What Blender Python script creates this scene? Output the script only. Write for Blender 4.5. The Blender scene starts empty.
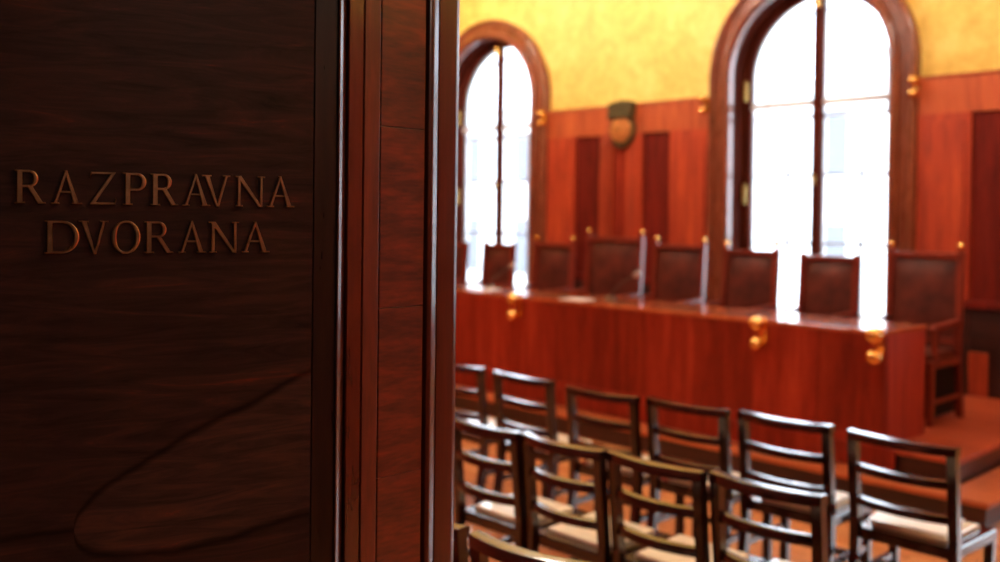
import bpy, bmesh, math, random
from mathutils import Vector, Matrix
random.seed(7)
PI = math.pi
SC = bpy.context.scene
COL = SC.collection

# ------------------------------------------------------------------ materials
def new_mat(name):
    m = bpy.data.materials.new(name); m.use_nodes = True
    nt = m.node_tree; nt.nodes.clear()
    out = nt.nodes.new('ShaderNodeOutputMaterial')
    b = nt.nodes.new('ShaderNodeBsdfPrincipled')
    nt.links.new(b.outputs[0], out.inputs[0])
    return m, nt, b, out

def N(nt, t, **kw):
    n = nt.nodes.new(t)
    for k, v in kw.items():
        if k.startswith('i_'):
            n.inputs[k[2:].replace('_', ' ')].default_value = v
        else:
            setattr(n, k, v)
    return n

def ramp(nt, fac, stops):
    r = N(nt, 'ShaderNodeValToRGB')
    els = r.color_ramp.elements
    while len(els) < len(stops): els.new(0.5)
    for e, (p, c) in zip(els, stops):
        e.position = p; e.color = (*c, 1)
    nt.links.new(fac, r.inputs[0])
    return r.outputs[0]

def wood(name, dark, mid, light, rough=0.3, cior=1.5, scale=(14, 14, 1.2), coat=0.3, bump=0.02, spec=0.5, vary=0.12, rr=0.06):
    m, nt, b, out = new_mat(name)
    tc = N(nt, 'ShaderNodeTexCoord')
    mp = N(nt, 'ShaderNodeMapping'); mp.inputs['Scale'].default_value = scale
    nt.links.new(tc.outputs['Object'], mp.inputs[0])
    oi = N(nt, 'ShaderNodeObjectInfo')
    add = N(nt, 'ShaderNodeVectorMath', operation='ADD')
    mul = N(nt, 'ShaderNodeMath', operation='MULTIPLY'); mul.inputs[1].default_value = 37.0
    nt.links.new(oi.outputs['Random'], mul.inputs[0])
    nt.links.new(mp.outputs[0], add.inputs[0]); nt.links.new(mul.outputs[0], add.inputs[1])
    n1 = N(nt, 'ShaderNodeTexNoise', i_Scale=1.0, i_Detail=6.0, i_Roughness=0.6, i_Distortion=0.7)
    n2 = N(nt, 'ShaderNodeTexNoise', i_Scale=6.0, i_Detail=3.0, i_Roughness=0.6)
    nt.links.new(add.outputs[0], n1.inputs['Vector']); nt.links.new(add.outputs[0], n2.inputs['Vector'])
    mx = N(nt, 'ShaderNodeMath', operation='MULTIPLY_ADD'); mx.inputs[1].default_value = 0.3
    nt.links.new(n2.outputs['Fac'], mx.inputs[0])
    sc = N(nt, 'ShaderNodeMath', operation='MULTIPLY'); sc.inputs[1].default_value = 0.7
    nt.links.new(n1.outputs['Fac'], sc.inputs[0]); nt.links.new(sc.outputs[0], mx.inputs[2])
    c = ramp(nt, mx.outputs[0], [(0.34, dark), (0.5, mid), (0.66, light)])
    hsv = N(nt, 'ShaderNodeHueSaturation')
    mr = N(nt, 'ShaderNodeMapRange'); mr.inputs['To Min'].default_value = 1 - vary; mr.inputs['To Max'].default_value = 1 + vary
    nt.links.new(oi.outputs['Random'], mr.inputs[0]); nt.links.new(mr.outputs[0], hsv.inputs['Value'])
    nt.links.new(c, hsv.inputs['Color']); nt.links.new(hsv.outputs[0], b.inputs['Base Color'])
    r2 = N(nt, 'ShaderNodeMapRange'); r2.inputs['To Min'].default_value = rough - rr; r2.inputs['To Max'].default_value = rough + rr
    nt.links.new(n2.outputs['Fac'], r2.inputs[0]); nt.links.new(r2.outputs[0], b.inputs['Roughness'])
    b.inputs['Specular IOR Level'].default_value = spec
    b.inputs['Coat Weight'].default_value = coat; b.inputs['Coat Roughness'].default_value = 0.12; b.inputs['Coat IOR'].default_value = cior
    if bump:
        bp = N(nt, 'ShaderNodeBump', i_Strength=0.25, i_Distance=bump * 0.05)
        nt.links.new(mx.outputs[0], bp.inputs['Height']); nt.links.new(bp.outputs[0], b.inputs['Normal'])
    return m

def plain(name, col, rough=0.5, metal=0.0, spec=0.5, nscale=0, namt=0.15, coat=0.0, bump=0.0):
    m, nt, b, out = new_mat(name)
    b.inputs['Roughness'].default_value = rough; b.inputs['Metallic'].default_value = metal
    b.inputs['Specular IOR Level'].default_value = spec
    b.inputs['Coat Weight'].default_value = coat
    tc = N(nt, 'ShaderNodeTexCoord')
    n = N(nt, 'ShaderNodeTexNoise', i_Scale=nscale or 20.0, i_Detail=4.0)
    nt.links.new(tc.outputs['Object'], n.inputs['Vector'])
    lo = tuple(x * (1 - namt) for x in col); hi = tuple(min(1, x * (1 + namt)) for x in col)
    nt.links.new(ramp(nt, n.outputs['Fac'], [(0.3, lo), (0.7, hi)]), b.inputs['Base Color'])
    if bump:
        bp = N(nt, 'ShaderNodeBump', i_Strength=0.5, i_Distance=bump)
        nt.links.new(n.outputs['Fac'], bp.inputs['Height']); nt.links.new(bp.outputs[0], b.inputs['Normal'])
    return m

M = {}
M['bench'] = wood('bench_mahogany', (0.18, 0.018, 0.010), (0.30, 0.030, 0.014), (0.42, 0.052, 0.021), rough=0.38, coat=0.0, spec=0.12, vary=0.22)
M['wainscot'] = wood('wainscot_mahogany', (0.23, 0.022, 0.009), (0.39, 0.044, 0.014), (0.54, 0.080, 0.022), rough=0.42, coat=0.05, vary=0.2)
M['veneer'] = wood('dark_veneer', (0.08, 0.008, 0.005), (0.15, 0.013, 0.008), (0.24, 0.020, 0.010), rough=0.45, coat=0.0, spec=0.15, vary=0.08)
M['casing'] = wood('window_casing_wood', (0.15, 0.034, 0.015), (0.22, 0.052, 0.022), (0.30, 0.075, 0.032), rough=0.28, coat=0.6, vary=0.05)
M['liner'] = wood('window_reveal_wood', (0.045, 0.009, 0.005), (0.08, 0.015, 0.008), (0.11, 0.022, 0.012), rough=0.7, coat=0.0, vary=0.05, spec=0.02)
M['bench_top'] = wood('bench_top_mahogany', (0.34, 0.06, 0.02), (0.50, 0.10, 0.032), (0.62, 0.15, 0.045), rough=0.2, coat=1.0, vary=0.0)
M['gloss'] = wood('varnished_edge_wood', (0.05, 0.011, 0.007), (0.09, 0.016, 0.009), (0.13, 0.022, 0.012), rough=0.3, coat=0.6, vary=0.0, bump=0)
M['chair'] = wood('chair_dark_wood', (0.009, 0.002, 0.0012), (0.020, 0.0035, 0.002), (0.042, 0.007, 0.003), rough=0.2, coat=1.0, cior=1.52, spec=0.12, rr=0.03, bump=0, scale=(20, 20, 3), vary=0.15)
M['judge'] = wood('judge_chair_wood', (0.11, 0.014, 0.009), (0.18, 0.023, 0.012), (0.27, 0.037, 0.017), rough=0.34, coat=0.25)
M['leather'] = plain('oxblood_leather', (0.105, 0.017, 0.010), rough=0.45, nscale=9, namt=0.45, bump=0.002)
M['pad'] = plain('cream_leather', (0.88, 0.78, 0.62), rough=0.25, nscale=14, namt=0.05, coat=0.8)
M['plaster'] = None
M['black'] = plain('matte_black', (0.012, 0.007, 0.006), rough=0.8, spec=0.2)
M['frieze'] = wood('frieze_mahogany', (0.30, 0.05, 0.016), (0.47, 0.088, 0.026), (0.58, 0.13, 0.036), rough=0.42, coat=0.0, vary=0.1)
M['paper'] = plain('white_paper', (0.93, 0.93, 0.95), rough=0.35, namt=0.02, coat=0.4)
M['brass'] = plain('polished_brass', (0.90, 0.50, 0.16), rough=0.2, metal=1.0, namt=0.08)
M['old_brass'] = plain('dull_brass', (0.62, 0.46, 0.16), rough=0.42, metal=0.85, namt=0.12)
M['letter'] = plain('tarnished_bronze', (0.72, 0.40, 0.22), rough=0.30, metal=1.0, nscale=60, namt=0.25)
M['crest_top'] = plain('dark_green_bronze', (0.085, 0.06, 0.018), rough=0.5, metal=0.3, nscale=30, namt=0.4)
M['crest'] = plain('copper_relief', (0.55, 0.21, 0.055), rough=0.4, metal=0.4, nscale=25, namt=0.4)
M['mic'] = plain('grey_metal', (0.10, 0.08, 0.075), rough=0.35, metal=0.7)
M['mic_head'] = plain('grey_foam', (0.42, 0.34, 0.32), rough=0.6)
M['white_frame'] = plain('white_painted_frame', (0.72, 0.74, 0.76), rough=0.5, namt=0.03)
M['ceiling'] = plain('ceiling_plaster', (0.75, 0.62, 0.42), rough=0.9, namt=0.04)
M['corridor'] = plain('corridor_plaster', (0.10, 0.055, 0.035), rough=0.8, namt=0.1)
M['facade'] = plain('pale_facade', (0.80, 0.80, 0.80), rough=0.9, namt=0.04, nscale=2)
M['facade_dark'] = plain('facade_window_glass', (0.11, 0.12, 0.14), rough=0.5, namt=0.1)
M['asphalt'] = plain('street_paving', (0.5, 0.5, 0.5), rough=0.9, nscale=3)
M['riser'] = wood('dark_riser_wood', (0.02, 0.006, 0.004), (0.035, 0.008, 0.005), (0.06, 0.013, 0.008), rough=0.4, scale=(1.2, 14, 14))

def door_wood():
    """dark flamed veneer; object coordinates, x runs along the leaf, z up"""
    m, nt, b, out = new_mat('door_flame_veneer')
    tc = N(nt, 'ShaderNodeTexCoord')
    mp = N(nt, 'ShaderNodeMapping'); mp.inputs['Scale'].default_value = (3.2, 10, 26); mp.inputs['Rotation'].default_value = (0, math.radians(-6), 0)
    nt.links.new(tc.outputs['Object'], mp.inputs[0])
    n1 = N(nt, 'ShaderNodeTexNoise', i_Scale=1.6, i_Detail=9.0, i_Roughness=0.65, i_Distortion=1.2)
    nt.links.new(mp.outputs[0], n1.inputs['Vector'])
    # broad parabola figure: one dark vein opening towards the hinge side
    sx = N(nt, 'ShaderNodeSeparateXYZ'); nt.links.new(tc.outputs['Object'], sx.inputs[0])
    nd = N(nt, 'ShaderNodeTexNoise', i_Scale=5.0, i_Detail=3.0)
    nt.links.new(tc.outputs['Object'], nd.inputs['Vector'])
    def mth(op, a, bb=None, c=None):
        q = N(nt, 'ShaderNodeMath', operation=op)
        for i, v in enumerate((a, bb, c)):
            if v is None: continue
            if isinstance(v, (int, float)): q.inputs[i].default_value = v
            else: nt.links.new(v, q.inputs[i])
        return q.outputs[0]
    # s = distance from the hinge; x_obj = s. vein: (z-zc-k*(.41-s))^2 = p*(.41-s)
    ds = mth('SUBTRACT', 0.415, sx.outputs['X'])
    ds = mth('MAXIMUM', ds, 0.0)
    zc = mth('MULTIPLY_ADD', ds, 0.27, 1.17)
    dz = mth('SUBTRACT', sx.outputs['Z'], zc)
    dz = mth('ADD', dz, mth('MULTIPLY_ADD', nd.outputs['Fac'], 0.05, -0.025))
    half = mth('MULTIPLY', mth('POWER', ds, 0.40), 0.175)
    dd = mth('ABSOLUTE', mth('SUBTRACT', mth('ABSOLUTE', dz), half))
    vein = N(nt, 'ShaderNodeMapRange'); vein.inputs['From Max'].default_value = 0.011; vein.inputs['To Min'].default_value = 0.3; vein.inputs['To Max'].default_value = 1.0
    vein.interpolation_type = 'SMOOTHSTEP'
    nt.links.new(dd, vein.inputs[0])
    inside = mth('LESS_THAN', mth('ABSOLUTE', dz), half)
    tone = mth('MULTIPLY_ADD', inside, 0.45, 1.0)
    f = mth('MULTIPLY', vein.outputs[0], tone)
    c = ramp(nt, n1.outputs['Fac'], [(0.30, (0.021, 0.011, 0.011)), (0.5, (0.052, 0.023, 0.021)), (0.64, (0.080, 0.030, 0.025)), (0.74, (0.19, 0.034, 0.022))])
    mixv = N(nt, 'ShaderNodeVectorMath', operation='SCALE')
    nt.links.new(c, mixv.inputs[0]); nt.links.new(f, mixv.inputs['Scale'])
    nt.links.new(mixv.outputs[0], b.inputs['Base Color'])
    b.inputs['Roughness'].default_value = 0.4; b.inputs['Specular IOR Level'].default_value = 0.15
    return m
M['door'] = door_wood()
M['stile'] = wood('door_stile_wood', (0.016, 0.007, 0.006), (0.03, 0.012, 0.009), (0.05, 0.018, 0.012), rough=0.3, coat=0.3, scale=(16, 16, 2))
M['jamb_v'] = wood('jamb_wood_upright_grain', (0.085, 0.018, 0.010), (0.14, 0.026, 0.013), (0.22, 0.036, 0.016), rough=0.36, scale=(26, 26, 3), vary=0.25)
M['jamb_h'] = wood('jamb_wood_cross_grain', (0.045, 0.012, 0.009), (0.13, 0.023, 0.013), (0.25, 0.038, 0.017), rough=0.36, scale=(5, 5, 26), coat=0.2)
M['casing_dark'] = wood('architrave_wood', (0.05, 0.011, 0.007), (0.09, 0.016, 0.009), (0.13, 0.022, 0.012), rough=0.18, coat=1.0, scale=(14, 14, 2))

def plaster():
    m, nt, b, out = new_mat('golden_stucco')
    tc = N(nt, 'ShaderNodeTexCoord')
    n = N(nt, 'ShaderNodeTexNoise', i_Scale=3.2, i_Detail=7.0, i_Roughness=0.6, i_Distortion=0.8)
    nt.links.new(tc.outputs['Object'], n.inputs['Vector'])
    n2 = N(nt, 'ShaderNodeTexNoise', i_Scale=11.0, i_Detail=6.0, i_Roughness=0.7)
    nt.links.new(tc.outputs['Object'], n2.inputs['Vector'])
    mx = N(nt, 'ShaderNodeMix', data_type='FLOAT'); mx.inputs[0].default_value = 0.45
    nt.links.new(n.outputs['Fac'], mx.inputs[2]); nt.links.new(n2.outputs['Fac'], mx.inputs[3])
    nt.links.new(ramp(nt, mx.outputs[0], [(0.34, (0.66, 0.43, 0.075)), (0.5, (0.86, 0.62, 0.145)), (0.64, (0.95, 0.74, 0.23))]), b.inputs['Base Color'])
    b.inputs['Roughness'].default_value = 0.55
    bp = N(nt, 'ShaderNodeBump', i_Strength=0.6, i_Distance=0.01)
    nt.links.new(mx.outputs[0], bp.inputs['Height']); nt.links.new(bp.outputs[0], b.inputs['Normal'])
    return m
M['plaster'] = plaster()

def parquet(name, tones, rough, bw=0.5, bh=0.07, coat=0.2):
    m, nt, b, out = new_mat(name)
    tc = N(nt, 'ShaderNodeTexCoord')
    br = N(nt, 'ShaderNodeTexBrick', i_Scale=1.0, i_Mortar_Size=0.002, i_Brick_Width=bw, i_Row_Height=bh, i_Bias=0.0)
    br.inputs['Color1'].default_value = (*tones[0], 1); br.inputs['Color2'].default_value = (*tones[1], 1)
    br.inputs['Mortar'].default_value = (*tones[2], 1)
    nt.links.new(tc.outputs['Object'], br.inputs['Vector'])
    n = N(nt, 'ShaderNodeTexNoise', i_Scale=1.0, i_Detail=5.0)
    mp = N(nt, 'ShaderNodeMapping'); mp.inputs['Scale'].default_value = (4, 40, 4)
    nt.links.new(tc.outputs['Object'], mp.inputs[0]); nt.links.new(mp.outputs[0], n.inputs['Vector'])
    mr = N(nt, 'ShaderNodeMapRange'); mr.inputs['To Min'].default_value = 0.7; mr.inputs['To Max'].default_value = 1.3
    nt.links.new(n.outputs['Fac'], mr.inputs[0])
    v = N(nt, 'ShaderNodeVectorMath', operation='SCALE')
    nt.links.new(br.outputs['Color'], v.inputs[0]); nt.links.new(mr.outputs[0], v.inputs['Scale'])
    nt.links.new(v.outputs[0], b.inputs['Base Color'])
    b.inputs['Roughness'].default_value = rough; b.inputs['Coat Weight'].default_value = coat; b.inputs['Coat Roughness'].default_value = 0.15
    return m
M['floor'] = parquet('oak_parquet', ((0.56, 0.21, 0.08), (0.68, 0.30, 0.12), (0.18, 0.06, 0.025)), 0.25, coat=0.5)
M['dais'] = parquet('dais_boards', ((0.36, 0.05, 0.018), (0.44, 0.075, 0.025), (0.1, 0.02, 0.01)), 0.42, bw=1.2, bh=0.11)
M['step'] = parquet('step_boards', ((0.48, 0.11, 0.036), (0.58, 0.15, 0.05), (0.14, 0.035, 0.015)), 0.38, bw=1.2, bh=0.11)

def glass():
    m = bpy.data.materials.new('window_glass'); m.use_nodes = True
    nt = m.node_tree; nt.nodes.clear()
    out = N(nt, 'ShaderNodeOutputMaterial'); t = N(nt, 'ShaderNodeBsdfTransparent'); g = N(nt, 'ShaderNodeBsdfGlossy')
    t.inputs[0].default_value = (0.97, 0.985, 1.0, 1); g.inputs['Roughness'].default_value = 0.02
    fr = N(nt, 'ShaderNodeFresnel', i_IOR=1.3); mx = N(nt, 'ShaderNodeMixShader')
    nt.links.new(fr.outputs[0], mx.inputs[0]); nt.links.new(t.outputs[0], mx.inputs[1]); nt.links.new(g.outputs[0], mx.inputs[2])
    nt.links.new(mx.outputs[0], out.inputs[0])
    return m
M['glass'] = glass()
def glow(name, col, s):
    m = bpy.data.materials.new(name); m.use_nodes = True
    nt = m.node_tree; nt.nodes.clear()
    out = N(nt, 'ShaderNodeOutputMaterial'); e = N(nt, 'ShaderNodeEmission')
    e.inputs[0].default_value = (*col, 1); e.inputs[1].default_value = s
    nt.links.new(e.outputs[0], out.inputs[0]); return m
M['globe'] = glow('lit_opal_globe', (1.0, 0.85, 0.68), 14.0)

# ------------------------------------------------------------------ mesh helpers
class MB:
    def __init__(s): s.bm = bmesh.new()
    def box(s, x0, x1, y0, y1, z0, z1, bev=0.0, mat=None):
        r = bmesh.ops.create_cube(s.bm, size=1.0); vs = r['verts']
        for v in vs:
            v.co = Vector(((x0 + x1) / 2 + v.co.x * (x1 - x0), (y0 + y1) / 2 + v.co.y * (y1 - y0), (z0 + z1) / 2 + v.co.z * (z1 - z0)))
        if bev:
            es = list({e for v in vs for e in v.link_edges})
            r = bmesh.ops.bevel(s.bm, geom=es, offset=bev, segments=2, affect='EDGES', profile=0.6)
            vs = list({v for f in r['faces'] for v in f.verts} | {v for v in vs if v.is_valid})
        if mat: bmesh.ops.transform(s.bm, matrix=mat, verts=[v for v in vs if v.is_valid])
        return s
    def loft(s, rings, closed=True, caps=True):
        """rings: lists of points of equal length"""
        vv = [[s.bm.verts.new(p) for p in r] for r in rings]
        n = len(rings[0])
        for a, b in zip(vv, vv[1:]):
            for i in range(n if closed else n - 1):
                j = (i + 1) % n
                s.bm.faces.new((a[i], a[j], b[j], b[i]))
        if caps and closed:
            s.bm.faces.new(vv[0][::-1]); s.bm.faces.new(vv[-1])
        return s
    def tube(s, pts, r, seg=10):
        rings = []
        rad = r if isinstance(r, (list, tuple)) else [r] * len(pts)
        pts = [Vector(p) for p in pts]
        for i, p in enumerate(pts):
            d = (pts[min(i + 1, len(pts) - 1)] - pts[max(i - 1, 0)]).normalized()
            a = Vector((0, 0, 1)) if abs(d.z) < 0.9 else Vector((1, 0, 0))
            u = d.cross(a).normalized(); w = d.cross(u)
            rings.append([p + (u * math.cos(2 * PI * k / seg) + w * math.sin(2 * PI * k / seg)) * rad[i] for k in range(seg)])
        return s.loft(rings)
    def lathe(s, prof, at=(0, 0, 0), seg=20, axis='Z', mat=None):
        at = Vector(at); rings = []
        for r, h in prof:
            rr = max(r, 1e-4); ring = []
            for k in range(seg):
                c, q = rr * math.cos(2 * PI * k / seg), rr * math.sin(2 * PI * k / seg)
                p = Vector((c, q, h)) if axis == 'Z' else (Vector((c, -h, q)) if axis == 'Y' else Vector((h, c, q)))
                ring.append(at + (mat @ p if mat else p))
            rings.append(ring)
        return s.loft(rings)
    def prism(s, poly, y0, y1, bev=0.0):
        """poly: (x,z) outline, extruded along y"""
        a = [s.bm.verts.new((x, y0, z)) for x, z in poly]; b = [s.bm.verts.new((x, y1, z)) for x, z in poly]
        fs = [s.bm.faces.new(a), s.bm.faces.new(b[::-1])]
        n = len(poly)
        for i in range(n):
            j = (i + 1) % n; fs.append(s.bm.faces.new((a[i], b[i], b[j], a[j])))
        if bev:
            bmesh.ops.bevel(s.bm, geom=list({e for f in fs for e in f.edges}), offset=bev, segments=1, affect='EDGES')
        return s
    def build(s, name, mat, parent=None, smooth=False, kind=None, loc=None):
        bmesh.ops.recalc_face_normals(s.bm, faces=s.bm.faces)
        me = bpy.data.meshes.new(name); s.bm.to_mesh(me); s.bm.free()
        me.materials.append(mat)
        if smooth:
            for p in me.polygons: p.use_smooth = True
            me.set_sharp_from_angle(angle=math.radians(40))
        o = bpy.data.objects.new(name, me); COL.objects.link(o)
        if parent: o.parent = parent
        if loc: o.location = loc
        if kind: o['kind'] = kind
        return o

def tag(o, label, cat, group=None):
    o['label'] = label; o['category'] = cat
    if group: o['group'] = group
    return o
def thing(name, label, cat, loc=(0, 0, 0), rz=0, group=None):
    o = bpy.data.objects.new(name, None); COL.objects.link(o); o.location = loc; o.rotation_euler = (0, 0, rz)
    o.empty_display_size = 0.1
    return tag(o, label, cat, group)
def struct(name, loc=(0, 0, 0)):
    o = bpy.data.objects.new(name, None); COL.objects.link(o); o.location = loc; o['kind'] = 'structure'; return o
def copy_tree(o, parent=None):
    c = o.copy(); COL.objects.link(c)
    if parent: c.parent = parent
    for ch in list(o.children): copy_tree(ch, c)
    return c

# ------------------------------------------------------------------ dimensions
WY = 8.0                      # room side of the window wall
XL, XR = -10.9, 2.0           # side walls
EY0, EY1 = 1.02, 1.19         # entry wall
CEIL = 5.3
WAIN = 2.81
WX = [-8.480, -4.340, -0.200] # window centres
WR, WS, SILL = 0.765, 2.965, 0.72   # opening radius, spring height, sill
THK = 0.36                    # wall thickness

# ------------------------------------------------------------------ floor, ceiling, walls
MB().box(XL - .1, XR + .1, EY0 - .02, WY + .05, -0.12, 0).build('floor', M['floor'], kind='structure')
MB().box(-2.6, 2.1, -2.6, EY0 - .02, -0.12, 0).build('floor_corridor', M['floor'], kind='structure')
MB().box(XL - .2, XR + .2, EY0, WY + THK, CEIL, CEIL + .15).build('ceiling', M['ceiling'], kind='structure')
MB().box(-2.7, 2.2, -2.7, EY0, 3.2, 3.3).build('ceiling_corridor', M['corridor'], kind='structure')
MB().box(XL - .2, XL, EY0, WY, -.12, CEIL).build('wall_left', M['plaster'], kind='structure')
MB().box(XR, XR + .2, EY0, WY, -.12, CEIL).build('wall_right', M['plaster'], kind='structure')
# entry wall with the doorway (-1.36 .. 0.55), 2.75 high
m = MB()
m.box(XL, -1.40, EY0, EY1 - .01, -.12, CEIL); m.box(0.62, XR, EY0, EY1 - .01, -.12, CEIL); m.box(-1.40, 0.62, EY0, EY1 - .01, 2.8, CEIL)
m.build('wall_front', M['corridor'], kind='structure')
MB().box(-2.7, -2.6, -2.6, EY0, -.12, 3.2).build('wall_corridor_left', M['corridor'], kind='structure')
MB().box(2.1, 2.2, -2.6, EY0, -.12, 3.2).build('wall_corridor_right', M['corridor'], kind='structure')
MB().box(-2.7, 2.2, -2.7, -2.6, -.12, 3.2).build('wall_corridor_back', M['corridor'], kind='structure')

# window wall: one mesh with three arched openings
def window_wall():
    bm = bmesh.new()
    def quad(*p): bm.faces.new([bm.verts.new(q) for q in p])
    y0, y1 = WY, WY + THK
    NA = 32
    R = WR + .004
    for y in (y0, y1):
        edges = [XL - .1]
        for c in WX: edges += [c - R, c + R]
        edges.append(XR + .1)
        for a, b in zip(edges[::2], edges[1::2]):
            quad((a, y, -.12), (b, y, -.12), (b, y, CEIL), (a, y, CEIL))
        for c in WX:
            quad((c - R, y, -.12), (c + R, y, -.12), (c + R, y, SILL), (c - R, y, SILL))
            for i in range(NA):
                t0, t1 = PI * i / NA, PI * (i + 1) / NA
                xa, za, xb, zb = c - R * math.cos(t0), WS + R * math.sin(t0), c - R * math.cos(t1), WS + R * math.sin(t1)
                quad((xa, y, za), (xb, y, zb), (xb, y, CEIL), (xa, y, CEIL))
    for c in WX:
        path = [(c - R, SILL), (c - R, WS)] + [(c - R * math.cos(PI * i / NA), WS + R * math.sin(PI * i / NA)) for i in range(1, NA)] + [(c + R, WS), (c + R, SILL), (c - R, SILL)]
        for (xa, za), (xb, zb) in zip(path, path[1:]):
            quad((xa, y0, za), (xb, y0, zb), (xb, y1, zb), (xa, y1, za))
    bmesh.ops.remove_doubles(bm, verts=bm.verts, dist=1e-4)
    me = bpy.data.meshes.new('wall_back'); bm.to_mesh(me); bm.free(); me.materials.append(M['plaster'])
    o = bpy.data.objects.new('wall_back', me); COL.objects.link(o); o['kind'] = 'structure'
    return o
wall_back = window_wall()

# ------------------------------------------------------------------ windows
def sweep_arch(mb, xc, prof, z0, NA=40, spring=WS, closed=True):
    """profile of (radius, y) swept up the left jamb, round the arch and down the right jamb"""
    st = [(-1, 0, z0), (-1, 0, spring)] + [(-math.cos(PI * i / NA), math.sin(PI * i / NA), None) for i in range(1, NA)] + [(1, 0, spring), (1, 0, z0)]
    rings = []
    for cx, sz, z in st:
        rings.append([(xc + cx * r, y, (z if z is not None else spring + sz * r)) for r, y in prof])
    mb.loft(rings, closed=closed)

def arch_height(r, dx, spring=WS): return spring + math.sqrt(max(r * r - dx * dx, 0))

for wi, xc in enumerate(WX):
    w = struct('window_%d' % (wi + 1))
    m = MB()
    prof = [(.765, 8.0), (.765, 7.925)] + [(.805 + .04 * math.cos(a), 7.915 + .04 * -math.sin(a)) for a in [PI - PI * k / 8 for k in range(9)]] + \
           [(.85, 7.935), (.935, 7.93)] + [(.965 + .03 * math.cos(a), 7.925 - .03 * math.sin(a)) for a in [PI - PI * k / 6 for k in range(7)]] + [(.995, 8.0)]
    sweep_arch(m, xc, prof, .98 if False else .3); m.build('casing', M['casing'], w, smooth=True)
    m = MB(); sweep_arch(m, xc, [(.767, 7.99), (.767, 8.28), (.757, 8.28), (.757, 7.99)], SILL); m.build('reveal_lining', M['liner'], w, smooth=True)
    # casement frame
    m = MB(); sweep_arch(m, xc, [(.755, 8.16), (.755, 8.22), (.700, 8.22), (.700, 8.17), (.708, 8.16)], SILL)
    m.box(xc - .75, xc + .75, 8.16, 8.22, SILL, SILL + .08)
    m.build('window_frame', M['liner'], w, smooth=True)
    m = MB(); m.box(xc - .038, xc + .038, 8.135, 8.215, SILL + .06, arch_height(.73, .03), bev=.006)
    m.build('mullion', M['liner'], w)
    for sx in (-1, 1):
        # curved casement rail and transom bar of each leaf
        m = MB(); m.box(min(xc + sx * .03, xc + sx * .705), max(xc + sx * .03, xc + sx * .705), 8.18, 8.20, 2.67, 2.73)
        m.build('transom', M['white_frame'], w)
    m = MB()
    pts = [(xc - .705, SILL + .06)] + [(xc - .705 * math.cos(PI * i / 30), WS + .705 * math.sin(PI * i / 30)) for i in range(31)] + [(xc + .705, SILL + .06)]
    m.prism(pts, 8.188, 8.192); m.build('window_pane', M['glass'], w)
    # outer storm window
    m = MB(); sweep_arch(m, xc, [(.765, 8.29), (.765, 8.33), (.72, 8.33), (.72, 8.29)], SILL)
    m.build('outer_frame', M['white_frame'], w, smooth=True)
    m = MB(); m.box(xc - .012, xc + .012, 8.29, 8.32, SILL, arch_height(.71, .05)); m.box(xc - .70, xc + .70, 8.29, 8.32, 2.57, 2.61)
    sweep_arch(m, xc, [(.60, 8.295), (.60, 8.315), (.575, 8.315), (.575, 8.295)], 2.60)
    for q in (-.36, .36): m.box(xc + q - .019, xc + q + .019, 8.295, 8.315, SILL, 2.58)
    for q in (1.42, 2.05): m.box(xc - .70, xc + .70, 8.295, 8.315, q - .017, q + .017)
    m.build('glazing_bars', M['white_frame'], w)
    m = MB(); m.box(xc - .80, xc + .80, 7.90, 8.34, SILL - .05, SILL, bev=.008); m.build('window_sill', M['liner'], w)
    m = MB()
    m.tube([(xc, 8.11, WS + .62), (xc, 8.11, WS + .71)], .028, 12); m.box(xc - .03, xc + .03, 8.12, 8.14, WS + .58, WS + .74, bev=.004)
    m.build('top_bolt', M['brass'], w, smooth=True)
    for hz in (1.16, 1.86, 2.84):
        m = MB(); m.tube([(xc - .725, 8.135, hz - .085), (xc - .725, 8.135, hz + .085)], .020, 10)
        m.lathe([(0, 0), (.02, .005), (.012, .02), (0, .03)], (xc - .725, 8.135, hz + .085), 10)
        m.build('window_hinge', M['old_brass'], w, smooth=True)
    m = MB(); m.tube([(xc, 8.11, 1.95), (xc, 8.11, 2.05)], .012, 8); m.lathe([(0, 0), (.022, .01), (.022, .03), (0, .04)], (xc, 8.12, 2.0), 12, 'Y')
    m.build('window_catch', M['old_brass'], w, smooth=True)

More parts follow.
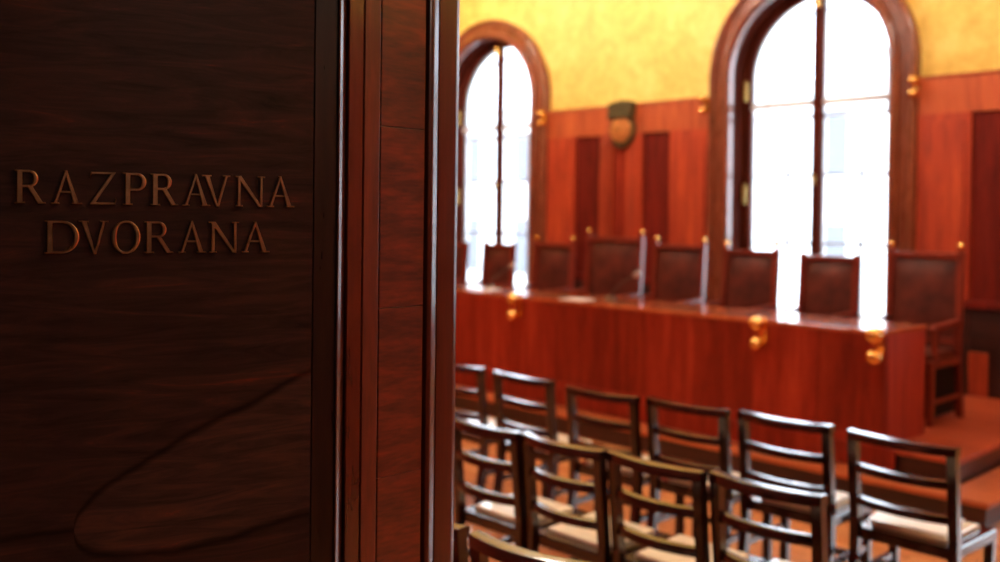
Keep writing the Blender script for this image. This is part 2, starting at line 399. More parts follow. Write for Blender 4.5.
# ------------------------------------------------------------------ wainscot on the window wall
tn = 1
bays = [(XL, WX[0] - .995), (WX[0] + .995, WX[1] - .995), (WX[1] + .995, WX[2] - .995), (WX[2] + .995, XR)]
for a, b in bays:
    t = struct('trim_%d' % tn); tn += 1
    W = b - a
    if W > 2.1:
        k = W / 2.17
        cuts = [0, .42 * k, .73 * k, .92 * k, 1.15 * k, 1.34 * k, 1.65 * k, 1.80 * k, 1.90 * k, W]
        cuts = [0, .42, .77, .95, 1.13, 1.34, 1.68, W]
        rec = {1, 3, 5}
    else:
        cuts = [0, W * .35, W * .65, W]; rec = {1}
    cap = 2.50
    m = MB(); m.box(a, b, 7.945, 8.0, cap, WAIN - .02, bev=.003); m.build('wainscot_frieze', M['frieze'], t)
    m = MB(); m.box(a, b, 7.932, 8.0, WAIN - .02, WAIN, bev=.005); m.build('wainscot_cap', M['frieze'], t)
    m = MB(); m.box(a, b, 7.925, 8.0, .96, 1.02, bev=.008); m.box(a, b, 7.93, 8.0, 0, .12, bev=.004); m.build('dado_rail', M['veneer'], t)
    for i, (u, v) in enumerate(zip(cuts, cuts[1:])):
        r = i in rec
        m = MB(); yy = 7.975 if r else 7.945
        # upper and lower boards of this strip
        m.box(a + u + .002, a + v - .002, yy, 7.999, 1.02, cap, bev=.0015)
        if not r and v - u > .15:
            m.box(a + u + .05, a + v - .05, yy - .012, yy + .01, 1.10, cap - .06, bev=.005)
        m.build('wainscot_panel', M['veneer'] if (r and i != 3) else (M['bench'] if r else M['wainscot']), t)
    n = max(2, round(W / .45))
    for i in range(n):
        u, v = a + W * i / n, a + W * (i + 1) / n
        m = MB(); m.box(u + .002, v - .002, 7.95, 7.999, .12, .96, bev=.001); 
        m.build('dado_panel', M['riser'], t)  # dark boards, their tone also standing in for shade behind bench and chairs
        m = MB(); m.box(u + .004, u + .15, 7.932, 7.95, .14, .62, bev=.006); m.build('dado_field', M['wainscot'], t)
# simple panelling on the other walls
for nm, args in (('trim_5', (XL, XL + .04, EY1, 7.92, 0, WAIN)), ('trim_6', (XR - .04, XR, EY1, 7.92, 0, WAIN)), ('trim_7', (XL + .04, -1.6, EY1, EY1 + .04, 0, WAIN)), ('trim_8', (0.75, XR - .04, EY1, EY1 + .04, 0, WAIN))):
    MB().box(*args).build(nm, M['wainscot'], kind='structure')

# ------------------------------------------------------------------ brass wall brackets
def brass_bracket(label, loc, group, s=1.0):
    t = thing('brass_bracket', label, 'bracket', loc, 0, group)
    m = MB(); m.box(-.022 * s, .022 * s, -.010, .0, -.10 * s, .05 * s, bev=.003); m.build('backplate', M['brass'], t)
    for z, r in ((.02 * s, .040 * s), (-.085 * s, .038 * s)):
        prof = [(.012 * s, .005), (.012 * s, .03 * s)] + [(r * math.sin(PI * q / 10 * .96 + .12), .03 * s + r - r * math.cos(PI * q / 10 * .96 + .12)) for q in range(11)]
        m = MB(); m.lathe(prof, (0, 0, z), 16, 'Y'); m.build('knob', M['brass'], t, smooth=True)
    return t
for x, who in ((WX[0] + 1.0, 'right of the left arched window, under the yellow wall'), (WX[1] - 1.0, 'left of the large arched window, under the yellow wall'), (WX[1] + 1.0, 'right of the large arched window, under the yellow wall')):
    brass_bracket('double-knobbed brass bracket ' + who, (x, 7.925 if False else 7.895, 2.75), 'brass brackets beside the windows')

# ------------------------------------------------------------------ crest
t = thing('wall_crest', 'small round copper crest with dark crown on the red panelling', 'crest', (-6.39, 7.945, 2.56))
sh = []
for i in range(24):
    a = 2 * PI * i / 24; rx = .165; rz = .17 if math.sin(a) > 0 else .20
    sh.append((rx * math.cos(a), -.01 + rz * math.sin(a)))
m = MB(); m.prism(sh, -.045, 0, bev=.010); m.build('shield_rim', M['crest_top'], t, smooth=True)
m = MB(); m.lathe([(.135, .04), (.13, .062), (.10, .075), (.06, .07), (.05, .085), (0, .092)], (0, 0, -.02), 24, 'Y')
for a in range(8): 
    q = 2 * PI * a / 8; m.tube([(.05 * math.cos(q), -.08, -.02 + .05 * math.sin(q)), (.115 * math.cos(q + .3), -.07, -.02 + .115 * math.sin(q + .3))], [.012, .005], 6)
m.build('medallion', M['crest'], t, smooth=True)
m = MB()
cr = [(-.15, .10), (-.165, .27), (-.12, .23), (-.085, .285), (-.04, .24), (0, .295), (.04, .24), (.085, .285), (.12, .23), (.165, .27), (.15, .10)]
m.prism(cr, -.075, 0, bev=.006); m.box(-.155, .155, -.09, -.01, .10, .145, bev=.008)
m.build('crown', M['crest_top'], t)

# ------------------------------------------------------------------ dais and step
DZ, SZ = .28, .14
d = thing('dais', 'raised red-brown wooden platform under the judges\' bench', 'platform', (0, 0, 0))
m = MB(); m.box(XL + .05, -2.16, 5.735, 7.92, 0, DZ - .03); m.build('riser', M['riser'], d)
m = MB(); m.box(XL + .05, -2.50, 5.692, 5.712, SZ + .001, DZ - .001, bev=.003); m.box(XL + .05, -2.53, 5.712, 5.735, SZ + .001, DZ - .03); m.build('riser_facing', M['bench'], d)
m = MB(); m.box(XL + .05, -2.14, 5.713, 7.92, DZ - .03, DZ, bev=.006); m.build('platform_top', M['dais'], d)
d = thing('step', 'low wide orange wooden step in front of the platform', 'step', (0, 0, 0))
m = MB(); m.box(XL + .05, -1.90, 5.47, 5.69, 0, SZ - .025); m.box(-2.135, -1.90, 5.69, 7.92, 0, SZ - .025); m.build('riser', M['riser'], d)
m = MB()
m.box(XL + .05, -1.88, 5.45, 5.69, 0, .025); m.box(-2.135, -1.88, 5.69, 7.92, 0, .025)
o = m.build('tread', M['step'], d); o.location = (0, 0, SZ - .025)

# ------------------------------------------------------------------ judges' bench
BX0, BX1, BY0, BY1, BZ = -10.2, -2.56, 5.70, 6.28, .98
b = thing('judges_bench', 'long red mahogany judges\' bench on the platform before the windows', 'bench', (0, 0, 0))
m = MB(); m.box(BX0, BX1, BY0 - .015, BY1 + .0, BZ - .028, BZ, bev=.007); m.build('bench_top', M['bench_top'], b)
m = MB(); m.box(BX0 + .01, BX1 - .012, BY0 + .006, BY0 + .03, DZ + .001, BZ - .028); m.build('front_backing', M['bench'], b)
n = 17; W = (BX1 - BX0) / n
for i in range(n):
    u, v = BX0 + W * i, BX0 + W * (i + 1)
    m = MB(); m.box(u + .0015 + (.004 if i == 0 else 0), v - .0015 - (.004 if i == n - 1 else 0), BY0 - .004, BY0 + .012, DZ + .05, BZ - .03, bev=.0012)
    m.build('front_panel', M['bench'], b)
m = MB(); m.box(BX0, BX1 - .004, BY0 - .008, BY0 + .02, DZ + .001, DZ + .05, bev=.003); m.build('plinth', M['bench'], b)
m = MB(); m.box(BX1 - .03, BX1 - .004, BY0 + .03, BY1 - .01, DZ + .001, BZ - .028, bev=.002); m.build('side_panel', M['bench'], b)
m = MB(); m.box(BX0 + .004, BX0 + .03, BY0 + .03, BY1 - .01, DZ + .001, BZ - .028, bev=.002); m.build('side_panel', M['bench'], b)
for x, who in ((-5.64, 'leftmost one on the front of the judges\' bench'), (-3.38, 'middle one on the front of the judges\' bench'), (-2.595, 'on the front of the judges\' bench near its right end')):
    brass_bracket('double-knobbed brass bracket, ' + who, (x, BY0 - .0148, BZ - .045), 'brass brackets on the bench front', 1.25)

# papers on the bench
def paper(x, y, rz, w, h, th, label):
    m = MB(); m.box(-w / 2, w / 2, -h / 2, h / 2, 0, th); o = m.build('paper_sheet', M['paper'], loc=(x, y, BZ + .0005)); o.rotation_euler = (0, 0, rz)
    tag(o, label, 'paper'); return o
paper(-5.13, 5.81, .05, .21, .21, .004, 'white paper lying on the bench in front of the tallest high-backed chair')
paper(-6.32, 5.90, -.1, .26, .22, .006, 'white paper at the far left end of the bench top, beside the doorway')

# microphones
def mic(label, bx, by, tip):
    t = thing('microphone', label, 'microphone', (bx, by, BZ), 0, 'gooseneck microphones on the bench')
    m = MB(); m.lathe([(.05, 0), (.05, .014), (.03, .024), (.012, .03), (0, .03)], (0, 0, .0005), 20); m.build('base', M['mic'], t, smooth=True)
    tx, ty, tz = tip
    pts = [(tx * q ** 1.3, ty * q ** 1.3, .025 + (tz - .025) * q ** .8) for q in [k / 10 for k in range(11)]]
    m = MB(); m.tube(pts, .007, 8); m.build('gooseneck', M['mic'], t, smooth=True)
    p1, p0 = Vector(pts[-1]), Vector(pts[-2]); dd = (p1 - p0).normalized()
    m = MB(); m.tube([p1 - dd * .005, p1 + dd * .008, p1 + dd * .035, p1 + dd * .055, p1 + dd * .062], [.008, .020, .024, .018, .004], 12); m.build('microphone_head', M['mic_head'], t, smooth=True)
mic('thin gooseneck microphone leaning right before the tallest high-backed chair', -4.98, 6.05, (.22, .02, .20))
mic('thin gooseneck microphone on the bench before the left arched window', -6.42, 6.08, (.24, .02, .20))

# ------------------------------------------------------------------ judges' high-backed chairs (local: faces -Y, backrest at y=0)
def make_judge_chair(w=.50, h=1.10, fin=True):
    t = thing('high_backed_chair', 'x', 'chair', (0, 0, DZ), 0, 'high-backed chairs behind the judges\' bench')
    hw = w / 2; wd = M['judge']
    for s in (-1, 1):
        m = MB()
        m.loft([[(s * (hw - .022) + a * .022, bb * .022 + y, z) for a, bb in ((-1, -1), (1, -1), (1, 1), (-1, 1))] for y, z in ((.06, 0), (.0, .42), (0, .6), (.03, h + .015))])
        p = m.build('back_post', wd, t)
        if fin:
            m = MB(); m.lathe([(.010, 0), (.014, .008)] + [(.025 * math.sin(PI * q / 8 * .9 + .3), .033 - .025 * math.cos(PI * q / 8 * .9 + .3)) for q in range(9)], (s * (hw - .022), .03, h + .015), 14)
            m.build('finial', M['brass'], p, smooth=True)
    m = MB(); m.box(-hw + .03, hw - .03, .0, .04, h - .045, h, bev=.008); m.build('crest_rail', wd, t)
    m = MB(); m.box(-hw + .03, hw - .03, -.012, .025, .50, .55, bev=.006); m.build('lower_rail', wd, t)
    # padded leather back: domed grid
    m = MB(); g = 10; z0, z1 = .54, h - .045; x0 = hw - .045
    grid = []
    for iz in range(g + 1):
        row = []
        for ix in range(g + 1):
            u, v = ix / g, iz / g
            dome = (1 - (2 * u - 1) ** 4) * (1 - (2 * v - 1) ** 4)
            row.append(m.bm.verts.new((-x0 + 2 * x0 * u, -.004 + .028 * v - .03 * dome, z0 + (z1 - z0) * v)))
        grid.append(row)
    for iz in range(g):
        for ix in range(g): m.bm.faces.new((grid[iz][ix], grid[iz][ix + 1], grid[iz + 1][ix + 1], grid[iz + 1][ix]))
    m.loft([[(-x0, .0, z0), (x0, .0, z0), (x0, .022, z0), (-x0, .022, z0)], [(-x0, .028, z1), (x0, .028, z1), (x0, .045, z1), (-x0, .045, z1)]])
    m.build('backrest', M['leather'], t, smooth=True)
    # seat
    m = MB(); m.box(-hw, hw, -.48, .02, .38, .43, bev=.006); m.build('seat_frame', wd, t)
    m = MB(); m.box(-hw + .02, hw - .02, -.47, -.03, .43, .48, bev=.02); m.build('seat_cushion', M['leather'], t, smooth=True)
    m = MB(); m.box(-hw + .03, hw - .03, -.45, -.01, .05, .38, bev=.004); m.build('underseat_box', M['black'], t)  # matte black box filling the space under the seat
    for s in (-1, 1):
        m = MB(); m.box(s * (hw - .022) - .022, s * (hw - .022) + .022, -.47, -.426, 0, .38, bev=.004); m.build('leg', wd, t)
        m = MB()
        m.box(s * (hw - .022) - .017, s * (hw - .022) + .017, -.40, -.37, .43, .63)
        m.loft([[(s * (hw - .022) + a, y, z + bb) for a, bb in ((-.026, -.014), (.026, -.014), (.026, .014), (-.026, .014))] for y, z in ((-.45, .635), (-.40, .65), (-.2, .655), (0.01, .67))])
        m.build('armrest', wd, t)
        m = MB(); m.box(s * (hw - .022) - .012, s * (hw - .022) + .012, -.43, .03, .14, .17, bev=.003); m.build('stretcher', wd, t)
    return t
jy = 6.95
# (left x, right x, top z, finials, label)
JC = [
 (-2.60 - .53, -2.60, 1.42, True, 'high-backed leather chair at the right end of the bench, its side post uncovered'),
 (-3.83, -3.35, 1.365, False, 'high-backed leather chair in front of the right half of the large arched window'),
 (-4.53, -4.02, 1.385, True, 'high-backed leather chair in front of the left edge of the large arched window'),
 (-5.25, -4.71, 1.405, True, 'high-backed leather chair before red panelling, just right of the tallest one'),
 (-6.03, -5.37, 1.455, True, 'tallest and widest high-backed leather chair, below the round crest'),
 (-6.71, -6.19, 1.375, True, 'high-backed leather chair just left of the tallest one, right of left window'),
 (-7.46, -7.00, 1.345, False, 'high-backed leather chair in front of the left arched window'),
 (-8.20, -7.72, 1.335, False, 'high-backed leather chair farthest left, mostly hidden by the doorway'),
]
for (x0, x1, zt, fin, lab) in JC:
    c = make_judge_chair(x1 - x0, zt - DZ, fin); c.location = ((x0 + x1) / 2, jy, DZ); c['label'] = lab

# ------------------------------------------------------------------ audience chairs (local: origin at floor under the back, faces +Y)
def make_chair():
    t = thing('wooden_chair', 'x', 'chair')
    wd = M['chair']; hw = .199; H = .775
    back = lambda z: -.035 * max(0, (z - .42)) / .35
    for s in (-1, 1):
        m = MB(); q = .017
        m.loft([[(s * (hw - q) + a * q, y + bb * q * 1.1, z) for a, bb in ((-1, -1), (1, -1), (1, 1), (-1, 1))] for y, z in ((-.045, 0), (0, .30), (0, .44), (back(.6), .6), (back(H), H))])
        m.build('back_post', wd, t)
        m = MB(); m.box(s * .182 - .017, s * .182 + .017, .345, .379, 0, .377, bev=.003); m.build('leg', wd, t)
        m = MB(); m.box(s * .184 - .010, s * .184 + .010, .012, .35, .19, .22, bev=.003); m.build('stretcher', wd, t)
    m = MB(); m.box(-.18, .18, .19, .21, .19, .22, bev=.003); m.build('stretcher', wd, t)
    def rail(z, hgt, x0, th, rise=0):
        m = MB(); rings = []
        for k in range(17):
            u = -1 + k / 8; x = u * x0; y = back(z) - .040 * (1 - u * u) + .004
            rings.append([(x, y - th / 2, z - hgt / 2), (x, y - th / 2, z + hgt / 2 - .005), (x, y - th * .44, z + hgt / 2 - .0012), (x, y - th * .25, z + hgt / 2 - .0002), (x, y + th * .40, z + hgt / 2), (x, y + th / 2, z + hgt / 2 - .004), (x, y + th / 2, z - hgt / 2)])
        m.loft(rings); return m.build('back_rail', wd, t, smooth=True)
    rail(.782, .034, .200, .048)
    rail(.650, .032, .182, .034)
    rail(.515, .032, .182, .034)
    # seat frame: trapezoid wider at the front
    m = MB()
    bot = [(-.186, .0), (.186, .0), (.2, .385), (-.2, .385)]
    def ring(ins, z): 
        cx, cy = 0, .19
        return [(x - math.copysign(ins, x), y + (ins if y < .2 else -ins), z) for x, y in bot]
    m.loft([ring(.004, .357), ring(0, .362), ring(0, .397), ring(.006, .403)])
    m.build('seat_frame', wd, t)
    m = MB(); m.loft([ring(.050, .397), ring(.045, .408), ring(.048, .419), ring(.056, .424)]); m.build('seat_pad', M['pad'], t)
    return t
proto = make_chair()
rowA = 'chairs in the row nearest the judges\' bench'; rowB = 'chairs in the middle row'; rowC = 'chairs in the row nearest the doorway'
AC = [(-1.620, 3.785, .0, 'dark wooden rail-back chair with pale pad, rightmost of the row nearest the bench', rowA),
      (-2.125, 3.785, .03, 'rail-back chair with pale pad, second from right in the row nearest the bench', rowA),
      (-2.588, 3.735, .02, 'rail-back chair, third from right in the row nearest the bench', rowA),
      (-3.04, 3.67, .03, 'rail-back chair, third from left in the row nearest the bench', rowA),
      (-3.605, 3.70, .0, 'rail-back chair, second from left in the row nearest the bench', rowA),
      (-4.13, 3.70, .0, 'rail-back chair in the row nearest the bench, cut off by the door frame', rowA),
      (-1.640, 2.82, .01, 'rail-back chair at the right end of the middle row', rowB),
      (-2.049, 2.78, .01, 'rail-back chair with cream pad, second from right in the middle row', rowB),
      (-2.458, 2.75, .0, 'rail-back chair with cream pad, second from left in the middle row', rowB),
      (-2.867, 2.73, .0, 'rail-back chair with cream pad in the middle row, beside the door frame', rowB),
      (-1.715, 1.82, .13, 'rail-back chair nearest the camera, curved top rail at the bottom edge', rowC),
      (-2.155, 1.78, .08, 'rail-back chair in the nearest row, mostly hidden behind the door frame', rowC)]
first = True
for x, y, rz, lab, g in AC:
    c = proto if first else copy_tree(proto); first = False
    c.location = (x, y, 0); c.rotation_euler = (0, 0, rz); c.scale.x = 1.07 if g == rowA else 1.0; c['label'] = lab; c['group'] = g

# white booklets left on two seats of the front row
for x, y, rz, lab in ((-1.635, 3.965, .10, 'white folded booklet on the rightmost seat of the row nearest the bench'), (-2.115, 3.97, .0, 'white folded booklet on the second seat from the right, row nearest the bench')):
    t = thing('booklet', lab, 'booklet', (x, y, .4245), rz, 'booklets left on the seats')
    m = MB(); m.box(-.155, .14, -.13, .13, 0, .006, bev=.001); m.build('pages', M['paper'], t)
    m = MB(); m.loft([[(-.157, -.132, .0065), (.142, -.132, .0065), (.142, -.132, .0075), (-.157, -.132, .0075)], [(-.157, 0, .018), (.142, 0, .018), (.142, 0, .019), (-.157, 0, .019)], [(-.157, .132, .0065), (.142, .132, .0065), (.142, .132, .0075), (-.157, .132, .0075)]]); m.build('cover', M['paper'], t)
# ------------------------------------------------------------------ door frame (jamb) and architrave
JX = -1.35
t = struct('trim_9')
m = MB(); m.box(JX - .05, JX, .949, .979, 0, 2.75, bev=.0015); m.build('jamb_strip', M['casing_dark'], t)
m = MB(); m.box(JX - .05, JX + .002, .980, 1.0125, 0, 2.75, bev=.0015); m.build('jamb_strip', M['jamb_v'], t)
m = MB()
zz = [0, .62, 1.19, 1.485, 1.80, 2.75]
for za, zb in zip(zz, zz[1:]): m.box(JX - .05, JX, 1.0165, 1.114, za + .0006, zb - .0006, bev=.001)
m.build('jamb_panel', M['jamb_h'], t)
m = MB(); m.box(JX - .06, JX - .012, .96, 1.19, 0, 2.75); m.build('jamb_core', M['riser'], t)
m = MB()
def curved(p, q, bulge, n=6):
    out = []
    for k in range(n + 1):
        u = k / n; b_ = 4 * bulge * u * (1 - u); dx, dy = q[0] - p[0], q[1] - p[1]; L_ = math.hypot(dx, dy)
        out.append((p[0] + dx * u + dy / L_ * b_, p[1] + dy * u - dx / L_ * b_))
    return out
bx = [(JX - .02, 1.122), (JX + .001, 1.122), (JX + .0045, 1.1275)] + curved((JX + .0045, 1.1290), (JX - .0018, 1.1464), .00022) + [(JX - .02, 1.1464)]
m.loft([[(x, y, z) for x, y in bx] for z in (0, 2.75)]); m.build('bead', M['gloss'], t, smooth=True)
m = MB()
ar = [(JX - .14, 1.192), (JX - .01, 1.147), (JX - .0005, 1.147)] + [(JX, 1.150), (JX, 1.186)] + curved((JX, 1.187), (JX - .0028, 1.195), .0001, 3) + [(JX - .006, 1.199), (JX - .14, 1.215)]
m.loft([[(x, y, z) for x, y in ar] for z in (0, 2.80)]); m.build('architrave', M['gloss'], t, smooth=True)
t = struct('trim_10')
m = MB(); m.box(.56, .62, .95, 1.2, 0, 2.75, bev=.004); m.box(JX, .56, .95, 1.2, 2.75, 2.80, bev=.004); m.build('jamb_panel', M['jamb_v'], t)

# ------------------------------------------------------------------ door leaf with bronze letters
AL = math.radians(17)
door = bpy.data.objects.new('door_1', None); COL.objects.link(door); door['kind'] = 'structure'
# local frame: +x = away from the hinge (towards the camera side), +y = out of the face, z up
ux = Vector((-math.sin(AL), -math.cos(AL), 0)); nn = Vector((math.cos(AL), -math.sin(AL), 0))
R = Matrix(((ux.x, nn.x, 0, -1.35), (ux.y, nn.y, 0, .945), (0, 0, 1, 0), (0, 0, 0, 1)))
door.matrix_world = R
DH = 2.72
m = MB(); m.box(.0565, .80, -.03, 0, .30, DH - .16); m.build('door_panel', M['door'], door)
m = MB(); m.box(.0170, .0555, -.036, .0015, .012, DH, bev=.0015); m.build('door_stile', M['stile'], door)
m = MB(); m.box(.802, .93, -.036, .003, .012, DH, bev=.0015); m.build('door_stile', M['stile'], door)
m = MB(); m.box(.057, .80, -.036, .003, .012, .298, bev=.0015); m.box(.057, .80, -.036, .003, DH - .158, DH, bev=.0015); m.build('door_rail', M['stile'], door)
m = MB()
no = [(.0165, -.036), (.0165, .0050), (.0150, .0058)] + curved((.0142, .0056), (.0018, -.0046), -.00022) + [(0.0, -.0075), (0.0, -.036)]
m.loft([[(x, y, z) for x, y in no] for z in (.012, DH)]); m.build('edge_bead', M['gloss'], door, smooth=True)

# letter shapes in a unit-height box: list of polygons (x to the right, z up), w = width / height
def stroke(x0, z0, x1, z1, t0, t1=None):
    """bar whose ends are cut level; t = horizontal width"""
    t1 = t0 if t1 is None else t1
    return [(x0 - t0 / 2, z0), (x0 + t0 / 2, z0), (x1 + t1 / 2, z1), (x1 - t1 / 2, z1)]
def serif(x, z, w, up):
    h = .045; k = .02
    return [(x - w / 2, z), (x + w / 2, z), (x + w / 2 - .01, z + up * h), (x - w / 2 + .01, z + up * h)]
def arc(cx, cz, rx, rz, a0, a1, thick, thin, n=18):
    """crescent: thickness largest where the stroke runs vertically"""
    po, pi_ = [], []
    for k in range(n + 1):
        a = math.radians(a0 + (a1 - a0) * k / n); c, s_ = math.cos(a), math.sin(a)
        th = thin + (thick - thin) * abs(c) ** 1.5
        po.append((cx + rx * c, cz + rz * s_)); pi_.append((cx + (rx - th) * c, cz + (rz - thin) * s_))
    return [('strip', po, pi_)]
TK, TN = .15, .075
def glyph(ch, w):
    L = []
    if ch == 'A':
        L += [stroke(.5 * w, 1.02, .13 * w, .03, .05, TN)[0:0] or [(.5 * w - .03, 1.02), (.5 * w + .02, .93), (.13 * w + TN / 2 + .01, .0), (.13 * w - TN / 2, .0)]]
        L += [[(.5 * w - .05, 1.02), (.5 * w + .02, 1.02), (.87 * w + .05, 0), (.87 * w - .10, 0)]]
        L += [[(.25 * w, .335), (.72 * w, .335), (.70 * w, .395), (.27 * w, .395)]]
        L += [serif(.13 * w, 0, .24, 1), serif(.86 * w, 0, .30, 1)]
    elif ch == 'V':
        L += [[(.15 * w - .075, 1), (.15 * w + .075, 1), (.55 * w + .02, -.02), (.55 * w - .05, -.02)]]
        L += [[(.86 * w - TN / 2, 1), (.86 * w + TN / 2, 1), (.55 * w + .035, -.02), (.55 * w - .03, .0)]]
        L += [serif(.15 * w, 1, .30, -1), serif(.86 * w, 1, .24, -1)]
    elif ch == 'N':
        L += [stroke(.15 * w, 0, .15 * w, 1, TN + .02), stroke(.86 * w, 0, .86 * w, 1, TN + .01)]
        L += [[(.06 * w, 1), (.06 * w + .15, 1), (.86 * w + .03, -.01), (.86 * w - .09, -.01)]]
        L += [serif(.15 * w, 0, .24, 1), serif(.09 * w, 1, .18, -1), serif(.86 * w, 1, .24, -1)]
    elif ch == 'Z':
        L += [[(.06 * w, .93), (.06 * w, 1), (.98 * w, 1), (.94 * w, .93)], [(.02 * w, 0), (.06 * w, .07), (.95 * w, .07), (.97 * w, 0)]]
        L += [[(.80 * w, .95), (.97 * w, .97), (.20 * w, .03), (.03 * w, .03)]]
        L += [[(.06 * w, 1), (.10 * w, 1), (.06 * w, .82), (.03 * w, .82)], [(.97 * w, 0), (.92 * w, .0), (.97 * w, .19), (1.01 * w, .19)]]
    elif ch in 'PR':
        L += [stroke(.26 * w if ch == 'P' else .22 * w, 0, .26 * w if ch == 'P' else .22 * w, 1, TK)]
        sx = .26 * w if ch == 'P' else .22 * w
        ex = w if ch == 'P' else .80 * w
        zb = .44 if ch == 'P' else .48
        r_ = (1 - zb) / 2
        cx = ex - r_ * 1.0
        L += arc(cx, (1 + zb) / 2, ex - cx, r_, -90, 90, TK * .95, TN)
        L += [[(sx, 1 - TN), (cx + .005, 1 - TN), (cx + .005, 1), (sx, 1)], [(sx, zb), (cx + .005, zb), (cx + .005, zb + TN), (sx, zb + TN)]]
        L += [serif(sx, 0, .30, 1), serif(sx - .05, 1, .20, -1)]
        if ch == 'R':
            L += [[(.46 * w, .50), (.46 * w + .13, .52), (.97 * w, .0), (.97 * w - .15, 0)], serif(.95 * w, 0, .16, 1)]
    elif ch == 'D':
        sx = .16 * w
        L += [stroke(sx, 0, sx, 1, TK)]
        cx = .48 * w
        L += arc(cx, .5, w - cx, .5, -90, 90, TK, TN)
        L += [[(sx, 1 - TN), (cx + .005, 1 - TN), (cx + .005, 1), (sx, 1)], [(sx, 0), (cx + .005, 0), (cx + .005, TN), (sx, TN)]]
        L += [serif(sx - .06, 0, .20, 1), serif(sx - .06, 1, .20, -1)]
    elif ch == 'O':
        L += arc(w / 2, .5, w / 2, .52, 0, 360, TK, TN, 36)
    return L

def make_letter(ch, s_left, s_right, zb, hgt):
    """s_left > s_right: distances from the hinge, read from the face the text runs towards the hinge"""
    w = (s_left - s_right) / hgt
    mb = MB(); dep = .0045
    for q, g in enumerate(glyph(ch, w)):
        dd = dep + .00012 * q
        if g[0] == 'strip':
            rings = []
            for (ox, oz), (ix, iz) in zip(g[1], g[2]):
                mx_, mz = (ox + ix) / 2, (oz + iz) / 2
                f = lambda x, z, y: (s_left - x * hgt, y, zb + z * hgt)
                rings.append([f(ox, oz, 0.0002), f(ox, oz, dd - .0012), f(ox * .75 + ix * .25, oz * .75 + iz * .25, dd), f(ox * .25 + ix * .75, oz * .25 + iz * .75, dd), f(ix, iz, dd - .0012), f(ix, iz, 0.0002)])
            mb.loft(rings)
        else:
            poly = [(s_left - x * hgt, zb + z * hgt) for x, z in g]
            area = sum(a[0] * b[1] - b[0] * a[1] for a, b in zip(poly, poly[1:] + poly[:1]))
            if area < 0: poly = poly[::-1]
            cx = sum(p[0] for p in poly) / len(poly); cz = sum(p[1] for p in poly) / len(poly)
            # inset front outline for a small chamfer
            n_ = len(poly); ins = []
            for i in range(n_):
                p0, p1, p2 = Vector(poly[i - 1]), Vector(poly[i]), Vector(poly[(i + 1) % n_])
                e1 = (p1 - p0).normalized(); e2 = (p2 - p1).normalized()
                n1 = Vector((-e1.y, e1.x)); n2 = Vector((-e2.y, e2.x)); bi = n1 + n2
                if bi.length < 1e-6: bi = n1
                bi.normalize(); k = .0007 / max(.45, bi.dot(n1))
                ins.append(p1 + bi * k)
            mb.loft([[(x, .0002, z) for x, z in poly], [(x, dd - .0010, z) for x, z in poly], [(p.x, dd, p.y) for p in ins]])
    o = mb.build('letter', M['letter'], door); o['label'] = 'raised bronze letter ' + ch
    return o
HL = .0487
T1 = [('R', .4991, .4573), ('A', .4486, .4082), ('Z', .3972, .3596), ('P', .3526, .3169), ('R', .3132, .2715), ('A', .264, .2232), ('V', .2339, .1908), ('N', .1846, .1354), ('A', .133, .0897)]
T2 = [('D', .4575, .4105), ('V', .4105, .3704), ('O', .3662, .325), ('R', .3221, .2783), ('A', .2694, .2288), ('N', .2242, .1761), ('A', .173, .1291)]
for ch, a, b_ in T1: make_letter(ch, a, b_, 1.6575, HL)
for ch, a, b_ in T2: make_letter(ch, a, b_, 1.5845, HL)

# ------------------------------------------------------------------ outdoors
MB().box(-40, 30, 8.7, 40, -4.2, -4.0).build('ground', M['asphalt'], kind='structure')
f = thing('opposite_building', 'pale overexposed facade seen through the large arched window', 'building', (0, 0, 0))
m = MB(); m.box(-34, 4, 24.0, 30, -4.0, 5.2); m.box(-34.2, 4.2, 23.7, 24.0, 4.9, 5.3); m.box(-34, 4, 23.85, 24.0, 2.6, 2.8); m.build('wall', M['facade'], f)
for r_ in range(3):
    for c in range(12):
        x = -29.7 + c * 2.8; z = -3.4 + r_ * 3.0
        m = MB(); m.box(x, x + 1.0, 23.96, 24.05, z, z + 1.9); m.build('window', M['facade_dark'], f)

# ------------------------------------------------------------------ lights
def area(name, loc, rot, sx, sy, power, col):
    l = bpy.data.lights.new(name, 'AREA'); l.shape = 'RECTANGLE'; l.size = sx; l.size_y = sy; l.energy = power; l.color = col
    o = bpy.data.objects.new(name, l); COL.objects.link(o); o.location = loc; o.rotation_euler = rot; return o
def pendant(x, y, z, power, label, col=(1.0, .88, .74)):
    t = thing('pendant_lamp', label, 'lamp', (x, y, z), 0, 'opal globe lamps hanging from the ceiling')
    m = MB(); m.tube([(0, 0, .19), (0, 0, CEIL - z)], .012, 8); m.lathe([(.06, -.03), (.06, 0), (0, 0)], (0, 0, CEIL - z), 16); m.build('stem', M['brass'], t, smooth=True)
    m = MB(); m.lathe([(.19 * math.sin(PI * q / 14), -.19 * math.cos(PI * q / 14)) for q in range(15)], (0, 0, 0), 24); g = m.build('globe', M['globe'], t, smooth=True)
    l = bpy.data.lights.new('lamp_light', 'POINT'); l.energy = power; l.color = col; l.shadow_soft_size = .2
    o = bpy.data.objects.new('lamp_light', l); COL.objects.link(o); o.parent = t; o.location = (0, 0, -.0)
    g.visible_shadow = True
    l.shadow_soft_size = .21
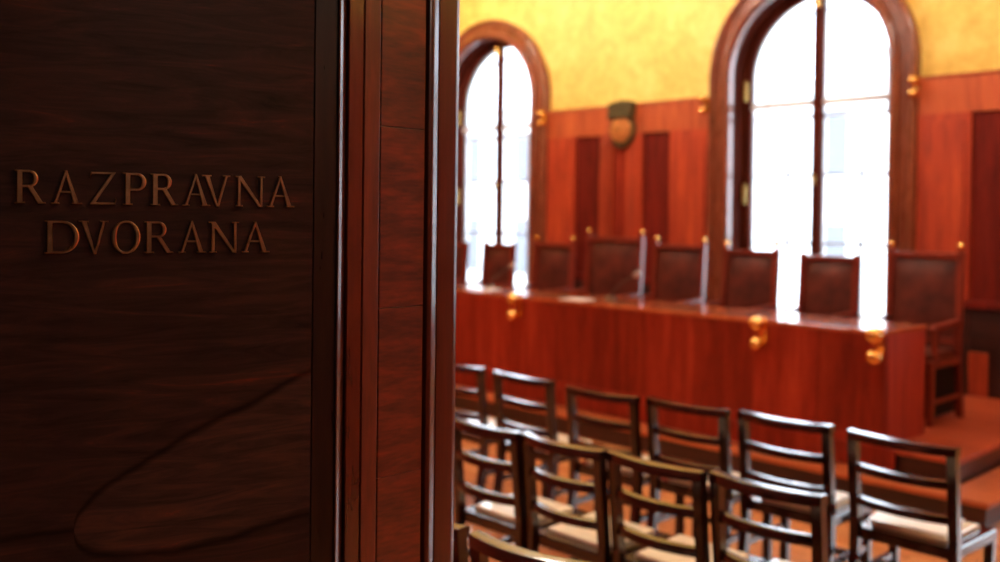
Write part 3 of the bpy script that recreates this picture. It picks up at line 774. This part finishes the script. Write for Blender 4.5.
for x, y, lab in [(-8.4, 6.2, 'opal globe lamp hanging over the left end of the bench'), (-5.9, 6.2, 'opal globe lamp hanging over the middle of the bench'), (-2.2, 6.2, 'opal globe lamp hanging over the right end of the bench'),
                  (-6.0, 2.7, 'added unseen globe lamp over the left side of the chair rows'), (-2.6, 2.7, 'added unseen globe lamp over the middle of the chair rows'), (0.8, 2.7, 'added unseen globe lamp near the right wall, brightening the door and jamb')]:  # chair-row and right-wall lamps added unseen to brighten seats, floor and door
    pendant(x, y, 4.35, (118 if x < -4 else 84) if y > 4 else 60, lab)
# daylight portals in the openings
for xc in WX:
    o = area('daylight_portal', (xc, 8.38, 2.2), (math.radians(-90), 0, 0), 1.5, 3.1, 1, (1, 1, 1)); o.data.cycles.is_portal = True
# dim warm lamp in the corridor behind the camera
l = bpy.data.lights.new('corridor_lamp', 'POINT'); l.energy = 4.0; l.color = (1, .78, .62); l.shadow_soft_size = .10
o = bpy.data.objects.new('corridor_lamp', l); COL.objects.link(o); o.location = (1.5, .3, 2.7)

wd = bpy.data.worlds.new('sky'); SC.world = wd; wd.use_nodes = True
nt = wd.node_tree; nt.nodes.clear()
out = N(nt, 'ShaderNodeOutputWorld'); bg = N(nt, 'ShaderNodeBackground'); bg.inputs[1].default_value = 3.1
tc = N(nt, 'ShaderNodeTexCoord'); sp = N(nt, 'ShaderNodeSeparateXYZ'); nt.links.new(tc.outputs['Generated'], sp.inputs[0])
nt.links.new(ramp(nt, sp.outputs['Z'], [(0.0, (.80, .88, 1.0)), (0.6, (.86, .93, 1.0))]), bg.inputs[0])
nt.links.new(bg.outputs[0], out.inputs[0])

# ------------------------------------------------------------------ camera
cam = bpy.data.cameras.new('camera'); co = bpy.data.objects.new('camera', cam); COL.objects.link(co); SC.camera = co
cam.sensor_fit = 'HORIZONTAL'; cam.sensor_width = 36.0; cam.lens = 36.0 * 972 / 1000
cam.shift_y = -(281 - 228) / 1000
th = math.atan(972 / 939.0); pit = math.radians(-0.8); rol = math.radians(0.7)
s, c = math.sin(th), math.cos(th)
fwd = Vector((-s * math.cos(pit), c * math.cos(pit), math.sin(pit))); rgt = Vector((c, s, 0)); up = rgt.cross(fwd)
Rr = rgt * math.cos(rol) + up * math.sin(rol); Uu = up * math.cos(rol) - rgt * math.sin(rol)
co.matrix_world = Matrix(((Rr.x, Uu.x, -fwd.x, 0), (Rr.y, Uu.y, -fwd.y, 0), (Rr.z, Uu.z, -fwd.z, 1.65), (0, 0, 0, 1)))
cam.clip_start = .02
cam.dof.use_dof = True; cam.dof.focus_distance = 1.5; cam.dof.aperture_fstop = 2.7

SC.view_settings.view_transform = 'Standard'; SC.view_settings.look = 'None'
SC.view_settings.gamma = 1.0; SC.view_settings.use_curve_mapping = False; SC.view_settings.exposure = 1.68
SC.cycles.max_bounces = 8; SC.cycles.diffuse_bounces = 4; SC.cycles.glossy_bounces = 4; SC.cycles.transparent_max_bounces = 12
SC.cycles.use_denoising = True; SC.cycles.sample_clamp_indirect = 8.0
